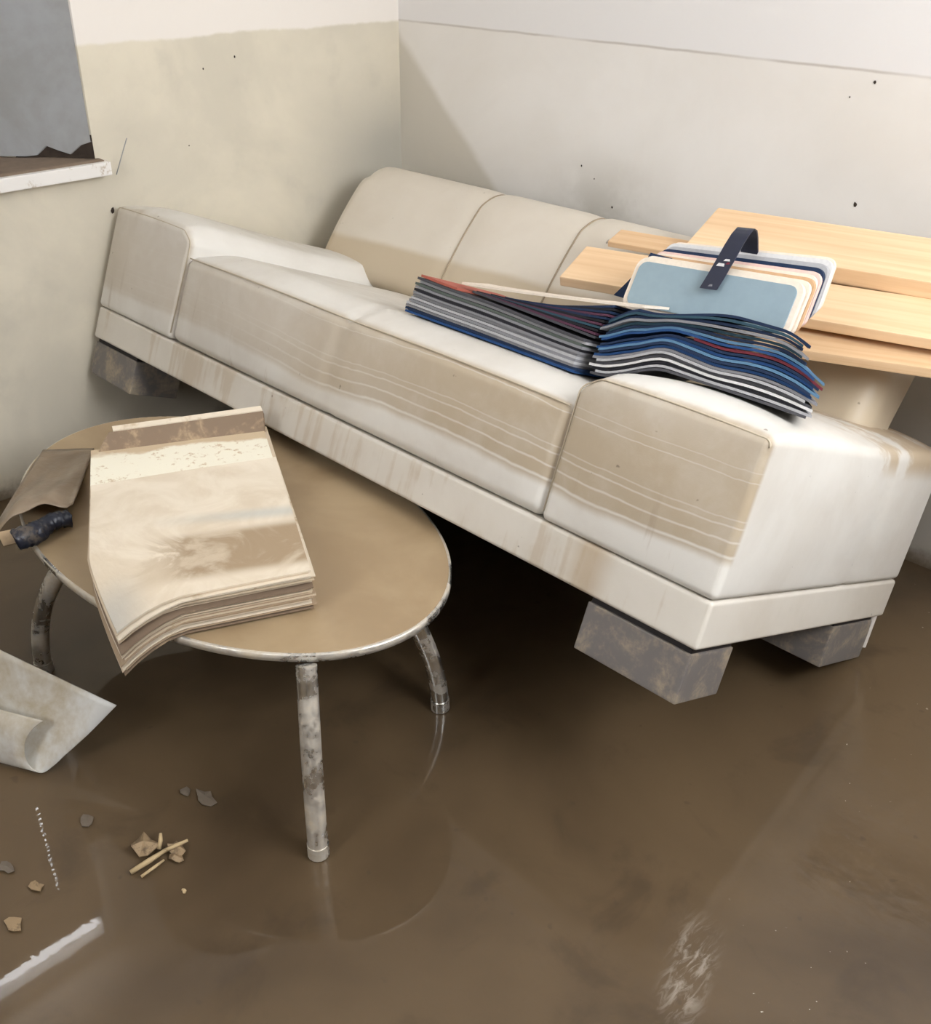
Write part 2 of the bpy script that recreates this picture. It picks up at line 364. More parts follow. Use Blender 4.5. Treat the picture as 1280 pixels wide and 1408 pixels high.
def leather(name, kind):
    m = Mat(name, 0.42, 0, 0.45); o = m.obj(); x, y, z = m.sep(o)
    big = m.noise(o, 3, 5, 0.6, 0.4); mid = m.noise(o, 11, 6, 0.6, 0.3); grain = m.noise(o, 420, 2); drip = m.noise(m.scaled(o, (26, 26, 2.2)), 1.0, 4, 0.6)
    white = m.mix(m.step(big, 0.35, 0.7), s2l((217, 214, 207)), s2l((204, 199, 190)))
    tan = s2l((170, 153, 127)); col = white
    if kind in ('arm', 'seat'):
        front = m.step(m.add(y, m.mul(m.add(mid, -0.5), 0.006)), 0.022, 0.008)
        along = m.step(m.add(x, m.mul(m.add(big, -0.5), 0.5)), 0.5, 1.70, 0.45, 1.0)
        zz = m.add(z, m.mul(m.math('SINE', m.add(m.mul(x, 7.0), 0.6)), 0.008)); zz = m.add(zz, m.mul(m.add(big, -0.5), 0.03))
        film = m.mul(m.mul(front, along), m.mul(m.step(zz, 0.155, 0.178), m.step(zz, 0.50, 0.30, 0.4, 1.0)))
        film = m.mul(film, m.step(mid, 0.2, 0.6, 0.75, 1.0))
        lines = None
        for zc, w, k in ((0.177, 0.005, 1.0), (0.205, 0.0035, 0.8), (0.232, 0.003, 0.7), (0.246, 0.0025, 0.5), (0.318, 0.002, 0.55), (0.336, 0.0018, 0.4)):
            b = m.mul(m.band(zz, zc, w), k); lines = b if lines is None else m.math('MAXIMUM', lines, b)
        lines = m.mul(lines, m.step(x, 0.6, 1.2, 0.25, 1.0))
        film = m.mul(film, m.math('SUBTRACT', 1.0, m.mul(lines, 0.8)))
        col = m.mix(m.mul(film, 0.9), col, tan)
        dr = m.mul(m.mul(front, m.step(drip, 0.62, 0.72)), m.step(z, 0.30, 0.12, 0, 0.30)); col = m.mix(dr, col, s2l((140, 118, 92)))
        top = m.mul(m.step(z, 0.34, 0.385), m.mul(m.mul(m.step(x, 1.9, 2.0), m.step(y, 0.30, 0.66)), m.step(m.add(mid, m.mul(m.add(y, -0.6), 0.5)), 0.42, 0.6)))
        col = m.mix(m.mul(top, 0.75), col, s2l((172, 148, 112)))
        # dirty seam lines
        edge = m.mul(m.band(y, 0.012, 0.02), m.step(z, 0.30, 0.39)); col = m.mix(m.mul(edge, m.step(mid, 0.4, 0.6, 0, 0.35)), col, s2l((150, 128, 100)))
    elif kind == 'back':
        zz = m.add(m.add(z, m.mul(m.add(big, -0.5), 0.03)), m.mul(m.add(x, -0.3), -0.035))
        low = m.step(zz, 0.51, 0.485)
        col = m.mix(0.55, col, s2l((200, 188, 168))); col = m.mix(m.mul(low, 0.7), col, s2l((178, 160, 130)))
    elif kind == 'base':
        col = m.mix(0.25, col, s2l((200, 186, 162)))
        patch = m.mul(m.step(m.add(drip, m.mul(m.add(big, -0.5), 0.9)), 0.52, 0.68), m.step(y, 0.05, 0.01))
        col = m.mix(m.mul(patch, 0.38), col, s2l((172, 150, 118)))
        spot = m.mul(m.step(m.noise(o, 30, 2), 0.73, 0.77), m.step(y, 0.05, 0.01)); col = m.mix(m.mul(spot, 0.7), col, s2l((104, 84, 62)))
        pt = m.mul(m.band(x, 1.955, 0.07), m.step(y, 0.05, 0.01)); col = m.mix(m.mul(pt, 0.55), col, s2l((166, 140, 102)))
    speck = m.step(m.noise(o, 48, 2, 0.4), 0.76, 0.80); col = m.mix(m.mul(speck, 0.6), col, s2l((96, 84, 70)))
    m.color(col); m.set('Roughness', m.step(mid, 0.3, 0.7, 0.34, 0.55))
    m.bump(m.add(m.mul(grain, 0.25), m.mul(mid, 0.8)), 0.10, 0.006)
    return m.m
for k in ('arm', 'seat', 'back', 'base'): M['leather_' + k] = leather('leather_' + k, k)
M['seam'] = plain('leather_seam', (150, 136, 114), 0.6, var=0.2, bump=0)
M['piping'] = plain('leather_piping', (186, 174, 152), 0.5, var=0.15, bump=0)
M['foot'] = muddy('grey_painted_wood', (112, 107, 104), (164, 150, 128), 0.30, 13, 0.5, soft=0.35)
M['foot_dark'] = plain('black_underside_and_gap', (34, 30, 30), 0.7)  # black of the underside and of the painted shadow gap over the feet
M['rod'] = plain('white_rod', (214, 208, 200), 0.5, var=0.08)

sofa = thing('sofa', 'white leather sofa streaked with mud, tipped back with its front on the table', 'sofa', mat=SM)
def base_warp(p, q): return p
link('base', *cushion((0.003, 0.004, 0.0), (SL - 0.003, SD, BH), 0.008, None, 24, 3), M['leather_base'], sofa, True)
def arm(x0, x1, out):
    def w(p, q):
        p = p.copy(); u, v = q.x * 2 - 1, q.y * 2 - 1
        up = sm(0.6, 1.0, q.z)
        p.z += up * 0.034 * max(0, 1 - u * u) ** 0.55 * (1 - max(0, (-v - 0.80) / 0.2) ** 2)
        if q.y < 0.1: p.y -= 0.010 * (1 - u * u) * (1 - (q.z * 2 - 1) ** 2)
        side = (q.x if out > 0 else 1 - q.x)
        if side > 0.95: p.x += out * 0.010 * (1 - v * v) * (1 - (q.z * 2 - 1) ** 2)
        p.z += up * 0.003 * math.sin(9 * p.y + 3 * p.x)
        di = (p.x - x0) if out > 0 else (x1 - p.x)
        p.z -= up * 0.030 * (1 - sm(-0.01, 0.05, di))
        if side > 0.9: p.x -= out * 0.007 * ga(p.y, 0.585, 0.012)
        return p
    a = link('armrest', *cushion((x0, 0.0, BH + 0.002), (x1, SD - 0.005, SH), 0.015, w, 26, 4), M['leather_arm'], sofa, True)
    # piping round the front panel
    g = Geo(); yy = 0.003; r = 0.015; pts = [(x0 + 0.004, yy, BH + 0.02)] if out > 0 else []
    for i in range(9):
        an = math.pi - i / 8 * math.pi / 2; pts.append((x0 + r + r * math.cos(an) * 0.9, yy + 0.002, SH - r + r * math.sin(an) * 0.88 - (0.026 if out > 0 else 0) * (1 - sm(-0.01, 0.05, r + r * math.cos(an)))))
    nseg = 40
    for i in range(1, nseg):
        u = i / nseg; xx = x0 + r + (x1 - x0 - 2 * r) * u; pts.append((xx, yy + 0.002, SH - 0.002 + 0.004 * (1 - (2 * u - 1) ** 2) - 0.028 * (1 - sm(-0.01, 0.05, (xx - x0) if out > 0 else (x1 - xx)))))
    for i in range(9):
        an = math.pi / 2 - i / 8 * math.pi / 2; pts.append((x1 - r + r * math.cos(an) * 0.9, yy + 0.002, SH - r + r * math.sin(an) * 0.88 - (0.026 if out < 0 else 0) * (1 - sm(-0.01, 0.05, r - r * math.cos(an)))))
    if out < 0: pts.append((x1 - 0.004, yy, BH + 0.02))
    g.tube(pts, 0.0018, 6); g.out('piping', M['piping'], a, True)
    return a
arm(0.0, 0.412, -1); arm(1.812, SL, 1)
def seat(x0, x1):
    xm = (x0 + x1) / 2
    def w(p, q):
        p = p.copy(); u = q.x * 2 - 1; up = sm(0.55, 1.0, q.z)
        p.z += up * 0.042 * max(0, 1 - u ** 10) ** 0.5 * sm(-0.02, 0.14, q.y)
        gr = ga(p.x, xm, 0.012); p.z -= up * 0.007 * gr
        if q.y < 0.1: p.y -= 0.012 * (1 - u ** 6) * (1 - (q.z * 2 - 1) ** 2); p.y += 0.006 * gr
        return p
    s = link('seat', *cushion((x0, 0.002, BH + 0.002), (x1, 0.80, 0.334), 0.026, w, 60, 5), M['leather_seat'], sofa, True)
    g = Geo(); g.tube([(x0 + 0.01 + (x1 - x0 - 0.02) * i / 30, 0.006 + 0.003 * ga(i, 15, 0.6), 0.330 + 0.003 * abs(math.sin(2 * math.pi * i / 30))) for i in range(31)], 0.0018, 6); g.out('piping', M['piping'], s, True)
seat(0.413, 1.811)
link('back_body', *cushion((0.42, 0.70, BH), (1.80, SD, 0.42), 0.02, None, 10, 3), M['leather_back'], sofa, True)
BX0, BX1, BZ0, BZ1 = 0.125, 2.105, 0.36, 0.745
def bk_y(z): return (z - 0.40) * 0.33
SEAMS = (0.715, 1.11, 1.505)
def back_warp(p, q):
    p = p.copy()
    # round the two upper corners
    R = 0.08
    if p.z > BZ1 - R:
        for c, s in ((BX0 + R, -1), (BX1 - R, 1)):
            d = (p.x - c) * s
            if d > 0:
                e = p.z - (BZ1 - R); mx_ = max(d, e)
                h = math.hypot(d, e)
                if h > 1e-6:
                    k = mx_ / h; p.x = c + s * d * k; p.z = (BZ1 - R) + e * k
    for sx in SEAMS:
        gsm = ga(p.x, sx, 0.024)
        if q.y < 0.5: p.y += 0.009 * gsm
        p.z -= 0.008 * gsm * sm(0.8, 1, q.z)
    if q.y < 0.3: p.y -= 0.018 * (1 - (q.z * 2 - 1) ** 2)
    p.z += 0.012 * sm(0.85, 1, q.z) * (1 - (q.y * 2 - 1) ** 2)
    p.y += bk_y(p.z)
    return p
bk = link('backrest', *cushion((BX0, 0.675, BZ0), (BX1, 0.865, BZ1), 0.06, back_warp, 60, 6), M['leather_back'], sofa, True)
for sx in SEAMS:
    g = Geo(); raw = [(0.675, 0.40 + (BZ1 - 0.06 - 0.40) * i / 12) for i in range(13)]
    raw += [(0.735 - 0.06 * math.cos(i * math.pi / 16), BZ1 - 0.06 + 0.06 * math.sin(i * math.pi / 16)) for i in range(1, 9)] + [(0.78, BZ1), (0.81, BZ1)]
    pts = [back_warp(Vector((sx, y, z)), Vector((0.5, (y - 0.675) / 0.19, (z - BZ0) / (BZ1 - BZ0)))) + Vector((0, -0.0025, 0.001)) for y, z in raw]
    g.tube(pts, 0.0026, 6); g.out('seam', M['seam'], bk, True)
link('underside', *bevel_box((0.02, 0.02, -0.003), (SL - 0.02, SD - 0.02, 0.0005), 0.001, 1), M['foot_dark'], sofa)
for (x0, y0) in ((0.012, 0.012), (SL - 0.252, 0.012), (0.012, 0.655), (SL - 0.252, 0.655)):
    y1 = y0 + 0.16 if y0 < 0.1 else y0 + 0.24
    f = link('foot', *bevel_box((x0, y0, -0.112), (x0 + 0.24, y1, -0.012), 0.004), M['foot'], sofa)
    link('shadow_gap', *bevel_box((x0 + 0.004, y0 + 0.004, -0.012), (x0 + 0.236, y1 - 0.004, 0.001), 0.002), M['foot_dark'], f)  # dark strip standing in for the shadow gap above the foot
g = Geo(); g.tube([(SL - 0.012, 0.885, 0.02), (SL - 0.016, 0.905, -0.085)], 0.007, 10); g.out('strut', M['rod'], sofa, 40)

# ------------------------------------------------------------------ oval coffee table
TC = Vector((1.162, -1.597, 0)); TA, TB, TH = 0.630, 0.384, 0.404
M['mudfilm'] = None
m = Mat('mud_film', 0.32, 0, 0.45); o = m.obj(); n1 = m.noise(o, 4, 5, 0.55, 0.4); n2 = m.noise(o, 26, 4)
m.color(m.mix(m.step(n1, 0.35, 0.65), s2l((152, 130, 100)), s2l((168, 147, 116)))); m.set('Roughness', m.step(n1, 0.3, 0.7, 0.28, 0.42)); m.bump(m.add(n1, m.mul(n2, 0.15)), 0.08, 0.004); M['mudfilm'] = m.m
M['chrome'] = muddy('chrome_with_mud', (225, 225, 222), (188, 174, 150), 0.62, 8, 0.22, 0.55, metal=1.0, soft=0.45)
M['table_board'] = plain('dark_table_board', (60, 50, 42), 0.5)
M['black_wire'] = plain('dark_wire', (58, 52, 48), 0.4, metal=0.6)
tab = thing('coffee_table', 'oval coffee table with chrome legs and a mud-covered top under the sofa edge', 'table', TC)
def ellipse_disc(a, b, z0, z1, seg=120, bev=0.004):
    g = Geo(); rings = [(0.0, z1), (1 - 0.05, z1), ((a - bev) / a, z1), (1.0, z1 - bev), (1.0, z0 + bev), ((a - bev) / a, z0)]
    rings = rings[1:]
    g.v.append((0, 0, z1))
    for k, z in rings:
        for i in range(seg): g.v.append((a * k * math.cos(2 * math.pi * i / seg), b * k * math.sin(2 * math.pi * i / seg), z))
    for i in range(seg): g.f.append((0, 1 + i, 1 + (i + 1) % seg))
    for r in range(len(rings) - 1):
        for i in range(seg): g.f.append((1 + r * seg + i, 1 + r * seg + (i + 1) % seg, 1 + (r + 1) * seg + (i + 1) % seg, 1 + (r + 1) * seg + i))
    g.f.append(tuple(1 + (len(rings) - 1) * seg + i for i in range(seg)))
    return g
ellipse_disc(TA - 0.004, TB - 0.004, TH - 0.018, TH - 0.002).out('table_top', M['table_board'], tab, 30)
ellipse_disc(TA - 0.006, TB - 0.006, TH - 0.0018, TH, bev=0.0007).out('mud_film', M['mudfilm'], tab, 30)
g = Geo(); seg = 120
for (k, z) in ((0.0, TH - 0.018), (0.003, TH - 0.017), (0.003, TH - 0.003), (0.0, TH - 0.0012), (-0.005, TH - 0.001)):
    for i in range(seg): g.v.append(((TA - 0.003 + k) * math.cos(2 * math.pi * i / seg), (TB - 0.003 + k) * math.sin(2 * math.pi * i / seg), z))
for r in range(4):
    for i in range(seg): g.f.append((r * seg + i, r * seg + (i + 1) % seg, (r + 1) * seg + (i + 1) % seg, (r + 1) * seg + i))
g.out('rim', M['chrome'], tab, True)
g = Geo(); g.tube([(0.46 * math.cos(2 * math.pi * i / 64), 0.26 * math.sin(2 * math.pi * i / 64), 0.352) for i in range(65)], 0.0035, 6); g.out('frame_ring', M['black_wire'], tab, True)
for (fx, fy, ox, oy) in ((1.795, -1.850, 0.52, -0.42), (1.650, -1.385, 0.95, 0.6), (0.885, -1.968, -1.3, -0.4), (0.72, -1.47, -0.8, 0.6)):
    g = Geo(); pts = []
    for i in range(15):
        z = (TH - 0.016) * (1 - i / 14); s_ = z / TH
        pts.append((fx - TC.x - ox * 0.15 * s_ ** 2, fy - TC.y - oy * 0.15 * s_ ** 2, z + 0.002))
    g.tube(pts, [0.020] * 15, 16); lg = g.out('leg', M['chrome'], tab, 50)
    g = Geo(); g.tube([pts[-2], pts[-1]], 0.0215, 16); g.out('foot_cap', M['chrome'], lg, 50)

# ------------------------------------------------------------------ sodden pad of papers on the table
def page_mat(name, rgb, amt, mud=(176, 154, 124)): return muddy(name, rgb, mud, amt, 6, 0.75, 0.7, spec=0.25)
M['p0'] = page_mat('paper_cream', (200, 184, 160), 0.5); M['p1'] = page_mat('paper_tan', (164, 144, 120), 0.5); M['p2'] = page_mat('paper_brown', (128, 110, 92), 0.4); M['p3'] = page_mat('paper_pale', (214, 202, 182), 0.4)
m = Mat('top_page', 0.7, 0, 0.25); o = m.obj(); x, y, z = m.sep(o)
n1 = m.noise(o, 7, 6, 0.62, 0.8); n2 = m.noise(o, 60, 5); str_ = m.noise(m.scaled(o, (22, 60, 8)), 1.0, 4)
col = m.mix(m.step(n1, 0.35, 0.65), s2l((206, 192, 170)), s2l((220, 209, 190)))
# long axis of the pad runs along (0.88, -0.475); v is the distance from the crease, u across
v_ = m.add(m.add(m.mul(x, 0.880), m.mul(y, -0.475)), -0.880 * 1.19 + 0.475 * -1.46)
u_ = m.add(m.add(m.mul(x, -0.475), m.mul(y, -0.880)), 0.475 * 1.19 + 0.880 * -1.46)
blue = m.mul(m.band(m.add(v_, m.mul(u_, 0.10)), 0.245, 0.035), m.step(u_, 0.33, 0.05)); col = m.mix(m.mul(blue, 0.6), col, s2l((176, 180, 176)))
blu2 = m.mul(m.step(v_, 0.38, 0.47), m.step(u_, 0.28, 0.38)); col = m.mix(m.mul(blu2, 0.55), col, s2l((176, 180, 178)))
wet = m.mul(m.mul(m.step(v_, 0.27, 0.31), m.step(v_, 0.47, 0.43)), m.step(m.add(u_, m.mul(m.add(n1, -0.5), 0.35)), 0.30, 0.22))
col = m.mix(m.mul(wet, m.step(n1, 0.36, 0.55, 0.35, 1.0)), col, s2l((158, 138, 112)))
m.color(col); m.bump(m.add(m.mul(str_, 0.6), m.mul(n2, 0.4)), 0.35, 0.004); M['top_page'] = m.m
m = Mat('header_page', 0.6, 0, 0.3); o = m.obj(); x, y, z = m.sep(o)
v_ = m.add(m.add(m.mul(x, 0.880), m.mul(y, -0.475)), -0.880 * 1.19 + 0.475 * -1.46)
n1 = m.noise(o, 40, 6, 0.7); wh = m.mul(m.step(m.add(v_, m.mul(m.add(m.noise(o, 9, 4), -0.5), 0.10)), -0.165, -0.145), m.step(n1, 0.66, 0.56))
m.color(m.mix(wh, s2l((200, 180, 150)), s2l((236, 231, 212)))); m.bump(n1, 0.2, 0.003); M['header'] = m.m
pad = thing('paper_pad', 'thick sodden pad of curled papers sagging over the table edge', 'papers')
tr_, du, dv = Vector((1.19, -1.46)), Vector((-0.166, -0.370)), Vector((0.426, -0.230))
def sag(x, y):
    e = ((x - TC.x) / TA) ** 2 + ((y - TC.y) / TB) ** 2
    return 0.105 * max(0, e - 1.0) ** 1.15
NP = 24; PT = 0.091 / NP
for k in range(NP):
    short = k >= NP - 4
    jx, jy, ja = random.uniform(-.006, .006), random.uniform(-.006, .006), random.uniform(-.012, .012)
    if k == NP - 1: jx = jy = ja = 0
    va = -0.012 if short else -0.46
    vb = 1.0 + (random.uniform(-.012, .012) if k < NP - 1 else 0) - 0.012 * (NP - 1 - k) / NP
    def fn(u, v, k=k, va=va, vb=vb, jx=jx, jy=jy, ja=ja):
        vv = va + (vb - va) * v
        p = tr_ + du * (u + ja * vv) + dv * vv
        x, y = p.x + jx, p.y + jy
        sg_ = sag(x, y)
        z = TH + 0.006 + (k + 1) * PT - sg_ * (1.0 + 0.012 * (NP - k)); y += 0.7 * sg_
        z += 0.0012 * math.sin(9 * vv + k) * math.sin(5 * u + 2 * k) * (k / NP)
        if short: z += 0.004 * sm(0.05, 0.0, vv)
        return (x, y, z)
    g = Geo(); g.sheet(fn, 10, 18, (0, 0, -PT * random.choice((0.72, 0.8, 0.88))))
    mt = 'top_page' if k == NP - 1 else ('header' if k == NP - 5 else random.choice(('p0', 'p1', 'p1', 'p2', 'p3')))
    o = g.out('page', M[mt], pad, 35)
# back board of the pad, bent up behind the pages
g = Geo()
c0, c1, c2, c3 = Vector((1.035, -1.385, 0.462)), Vector((0.848, -1.735, 0.462)), Vector((0.989, -1.352, 0.522)), Vector((0.838, -1.682, 0.522))
g.sheet(lambda u, v: (c0.lerp(c1, u)).lerp(c2.lerp(c3, u), v) + Vector((0, 0, 0.006 * math.sin(math.pi * v))), 10, 5, (0, 0.003, -0.010)); bb = g.out('back_board', M['p2'], pad, 35)
g = Geo(); g.sheet(lambda u, v: c2.lerp(c3, 0.0 + 0.97 * u) + Vector((-0.002 - 0.012 * v, 0.004 * v, 0.002 + 0.006 * v)), 10, 1, (0, 0, -0.005)); tag(g.out('edge_strip', M['p3'], bb), 'cream edge strip of the back board')

# ------------------------------------------------------------------ muddy plastic film and dark cloth on the table's end
m = Mat('muddy_plastic', 0.28, 0, 0.5); o = m.obj(); n1 = m.noise(o, 8, 5, 0.6, 0.5); n2 = m.noise(o, 50, 4)
m.color(m.mix(m.step(n1, 0.3, 0.7), s2l((108, 90, 70)), s2l((140, 124, 104)))); m.bump(m.add(n1, m.mul(n2, 0.2)), 0.3, 0.01); M['plastic'] = m.m
def film(u, v):
    # u across the table end, v from the back rim to the lifted front edge
    b = Vector((0.585, -1.745, TH + 0.004)).lerp(Vector((0.665, -1.65, TH + 0.004)), u)
    f = Vector((0.905, -2.010, 0.428)).lerp(Vector((0.968, -1.852, 0.450)), u)
    p = b.lerp(f, v)
    p.z += 0.030 * sm(0.45, 0.95, v) * math.sin(math.pi * min(1, u * 1.1)) + 0.004 * math.sin(14 * u + 5 * v) * v
    p.z -= 0.02 * sm(0.9, 1.0, v) * (1 - u)
    return p
g = Geo(); g.sheet(film, 22, 22, (0, 0, -0.0025)); tag(g.out('plastic_sheet', M['plastic'], None, True), 'brown muddy plastic sheet draped on the table end with its edge lifted', 'plastic sheet')
M['dark_cloth'] = muddy('dark_wet_cloth', (28, 32, 44), (86, 78, 70), 0.25, 18, 0.35)
g = Geo(); pts = []; rr = []
for i in range(40):
    u = i / 39; p = Vector((1.005, -2.005, TH + 0.031)).lerp(Vector((0.990, -1.875, TH + 0.030)), u)
    p += Vector((0.006 * math.sin(7 * u), 0, 0.002 * math.sin(11 * u))); pts.append(p); rr.append(0.021 + 0.003 * math.sin(6 * u) + 0.0012 * math.sin(19 * u))
g.tube(pts, rr, 14)
for i, v in enumerate(g.v): v += Vector((random.uniform(-1, 1), random.uniform(-1, 1), random.uniform(-1, 1))) * 0.0025
dc = tag(g.out('rolled_cloth', M['dark_cloth'], None, True), 'crumpled dark blue rolled cloth poking out under the plastic sheet', 'cloth')
g = Geo(); g.sheet(lambda u, v: (0.925 + 0.05 * v + 0.012 * math.sin(4 * u), -2.02 + 0.15 * u, TH + 0.012 + 0.02 * math.sin(math.pi * v) * (1 - 0.4 * u)), 10, 6, (0, 0, -0.003)); g.out('cloth_flap', M['p1'], dc, True)

# ------------------------------------------------------------------ fabric swatches on the sofa (all in the sofa's own frame)
cols = dict(navy=(26, 44, 72), blue=(30, 68, 116), sky=(88, 124, 154), grey=(128, 128, 132), lgrey=(168, 168, 170), dgrey=(70, 70, 74), black=(28, 28, 34), teal=(44, 72, 86),
            plum=(82, 48, 66), red=(118, 46, 58), rust=(168, 92, 76), cream=(224, 212, 196), pink=(220, 190, 180), green=(84, 92, 86), white=(206, 205, 204), sand=(196, 160, 122))
for k, v in cols.items(): M['sw_' + k] = plain('swatch_' + k, v, 0.7, var=0.14, scale=120, bump=0.15, spec=0.3)
def swatch(parent, fz, x0, x1, y0, y1, th, col, nx=18, skew=0.0, name='swatch'):
    g = Geo(); g.sheet(lambda u, v: (x0 + (x1 - x0 + skew * v) * u, y0 + (y1 - y0) * v, fz(x0 + (x1 - x0) * u, y0 + (y1 - y0) * v)), nx, 4, (0, 0, -th))
    return g.out(name, M['sw_' + col], parent, 40)
lst = thing('swatch_pile', 'pile of grey and navy fabric swatches with a rust corner on the seat', 'fabric swatches', mat=SM)
layers = ['blue', 'navy', 'grey', 'lgrey', 'grey', 'lgrey', 'grey', 'grey', 'black', 'grey', 'green', 'lgrey', 'dgrey', 'rust']
z = 0.3785
for i, c in enumerate(layers):
    th = 0.0066
    z += th
    zl = z
    x0 = 1.155 + 0.0016 * i + random.uniform(-.004, .004); x1 = 1.694 + random.uniform(-.01, .004)
    if c == 'rust': x1 = 1.30
    swatch(lst, lambda x, y, zl=zl: zl + 0.004 * ga(x, 1.16, 0.08) * (zl - 0.37) / 0.09 - 0.012 * sm(1.35, 1.7, x) * (zl - 0.372) / 0.09, x0, x1, 0.135 + random.uniform(-.006, .006), 0.43, th * 0.86, c)
rst = thing('swatch_pile', 'fanned pile of blue and grey fabric swatches draped over the sofa arm', 'fabric swatches', mat=SM)
lay2 = ['dgrey', 'lgrey', 'black', 'white', 'dgrey', 'lgrey', 'grey', 'blue', 'navy', 'sky', 'blue', 'navy', 'red', 'blue', 'sky', 'navy', 'teal', 'grey', 'navy', 'teal', 'navy']
NL = len(lay2)
def rbase(x): return 0.386 + 0.052 * sm(1.74, 1.90, x)
for i, c in enumerate(lay2):
    f = i / (NL - 1)
    def fz(x, y, f=f, i=i):
        lo = rbase(x) + 0.002; hi = 0.492 + 0.045 * sm(1.70, 1.80, x) + 0.038 * sm(1.80, 2.02, x)
        hi -= 0.03 * sm(2.10, 2.23, x)
        z = lo + (hi - lo) * (f + 0.045)
        z += 0.016 * ga(x, 1.87, 0.05) * (1 - f) * f * 2.5 - 0.012 * ga(x, 2.0, 0.05) * f * (1 - f) * 3
        z -= 0.020 * sm(2.16, 2.24, x) * f
        return z
    x0 = 1.714 + 0.010 * (1 + math.sin(i * 1.7)); x1 = 2.205 + 0.012 * math.sin(i * 2.3) - (0.05 * f if i > 14 else 0)
    if c == 'red': x0 = 1.93
    swatch(rst, fz, x0, x1, 0.15 + random.uniform(-.008, .006), 0.27 if f > 0.62 else 0.40, 0.0052, c, 28, skew=-0.06 if f > 0.62 else -0.13)
# loose swatches bridging from one pile to the other
fan = thing('swatch_fan', 'loose plum, navy and cream swatches bridging the two fabric piles', 'fabric swatches', mat=SM)
fan_cols = ('dgrey', 'plum', 'black', 'teal', 'plum', 'black', 'navy', 'plum', 'navy', 'black', 'navy')
rows = [(c, 1.34 + 0.012 * i + 0.02 * math.sin(i * 2.1), 0.4755 + 0.0010 * i, 1.703 + 0.0008 * i, 0.4630 + 0.0072 * i) for i, c in enumerate(fan_cols)] + [('cream', 1.27, 0.4850, 1.78, 0.5500)]
for i, (c, xa, za, xb, zb) in enumerate(rows):
    swatch(fan, lambda x, y, xa=xa, za=za, xb=xb, zb=zb: za + (zb - za) * max(0, (x - xa) / (xb - xa)) ** (1.25 if xa > 1.28 else 1.15) + (0.12 * (y - 0.18) if xa < 1.28 else 0), xa, xb, 0.15 + 0.003 * i, 0.275 if xa < 1.28 else 0.40, 0.0050, c, 16)

# light blue sample bundle with a carrying strap
bun = thing('sample_bundle', 'bundle of cream-edged light blue fabric samples with a dark carrying strap', 'sample bundle', mat=SM)
M['panel_blue'] = plain('sample_face_blue', (136, 155, 164), 0.75, var=0.07, scale=50, bump=0.1)
M['strap'] = plain('strap_navy', (38, 42, 58), 0.45, var=0.12, scale=40)
def rrect(w, h, r, n=6):
    pts = []
    for cx, cz, a0 in ((w / 2 - r, h / 2 - r, 0), (-w / 2 + r, h / 2 - r, 90), (-w / 2 + r, -h / 2 + r, 180), (w / 2 - r, -h / 2 + r, 270)):
        for i in range(n + 1):
            a = math.radians(a0 + 90 * i / n); pts.append((cx + r * math.cos(a), cz + r * math.sin(a)))
    return pts
def slab(pts, place, t):
    g = Geo(); n = len(pts)
    g.v = [place(p[0], p[1], 0) for p in pts] + [place(p[0], p[1], t) for p in pts]
    g.f = [tuple(range(n)), tuple(range(2 * n - 1, n - 1, -1))] + [(i, (i + 1) % n, n + (i + 1) % n, n + i) for i in range(n)]
    return g
def placer(cx, cz, cy, roll, tilt):
    cr, sr = math.cos(roll), math.sin(roll)
    def f(a, b, t):
        x = cx + a * cr - b * sr; z = cz + a * sr + b * cr
        return (x, cy + t + (z - cz) * tilt, z)
    return f
bw, bh = 0.395, 0.118
P0 = placer(1.842, 0.606, 0.305, 0.075, 0.25)
fr_ = slab(rrect(bw, bh, 0.026), P0, 0.012).out('swatch', M['sw_cream'], bun)
slab(rrect(bw - 0.022, bh - 0.020, 0.019), lambda a, b, t: P0(a, b, t - 0.0035), 0.004).out('face_panel', M['panel_blue'], fr_)
for i, (c, dx, dz) in enumerate((('cream', 0.002, 0.006), ('sand', 0.004, 0.013), ('cream', 0.0, 0.020), ('pink', -0.004, 0.027), ('navy', -0.006, 0.036), ('lgrey', -0.005, 0.046), ('white', -0.010, 0.056), ('cream', -0.012, 0.062))):
    Pi = placer(1.842 + dx, 0.606 + dz, 0.322 + 0.0155 * i, 0.075 + 0.006 * i, 0.25)
    slab(rrect(bw - 0.004 * (i % 3), bh, 0.022), Pi, 0.011).out('swatch', M['sw_' + c], bun)
    slab(rrect(bw - 0.02 - 0.004 * (i % 3), bh - 0.006, 0.018), lambda a, b, t, Pi=Pi: Pi(a, b, t + 0.0112), 0.0036).out('lining', M['sw_' + ('navy', 'sand', 'dgrey', 'teal')[i % 4]], bun)
# long navy sample hanging out at the end
g = Geo(); g.sheet(lambda u, v: (1.652 + 0.05 * u - 0.062 * (1 - v) ** 1.3, 0.335 + 0.012 * u, 0.553 + 0.110 * v), 4, 8, (0, 0.085, 0)); g.out('navy_sample', M['sw_navy'], bun, 40)
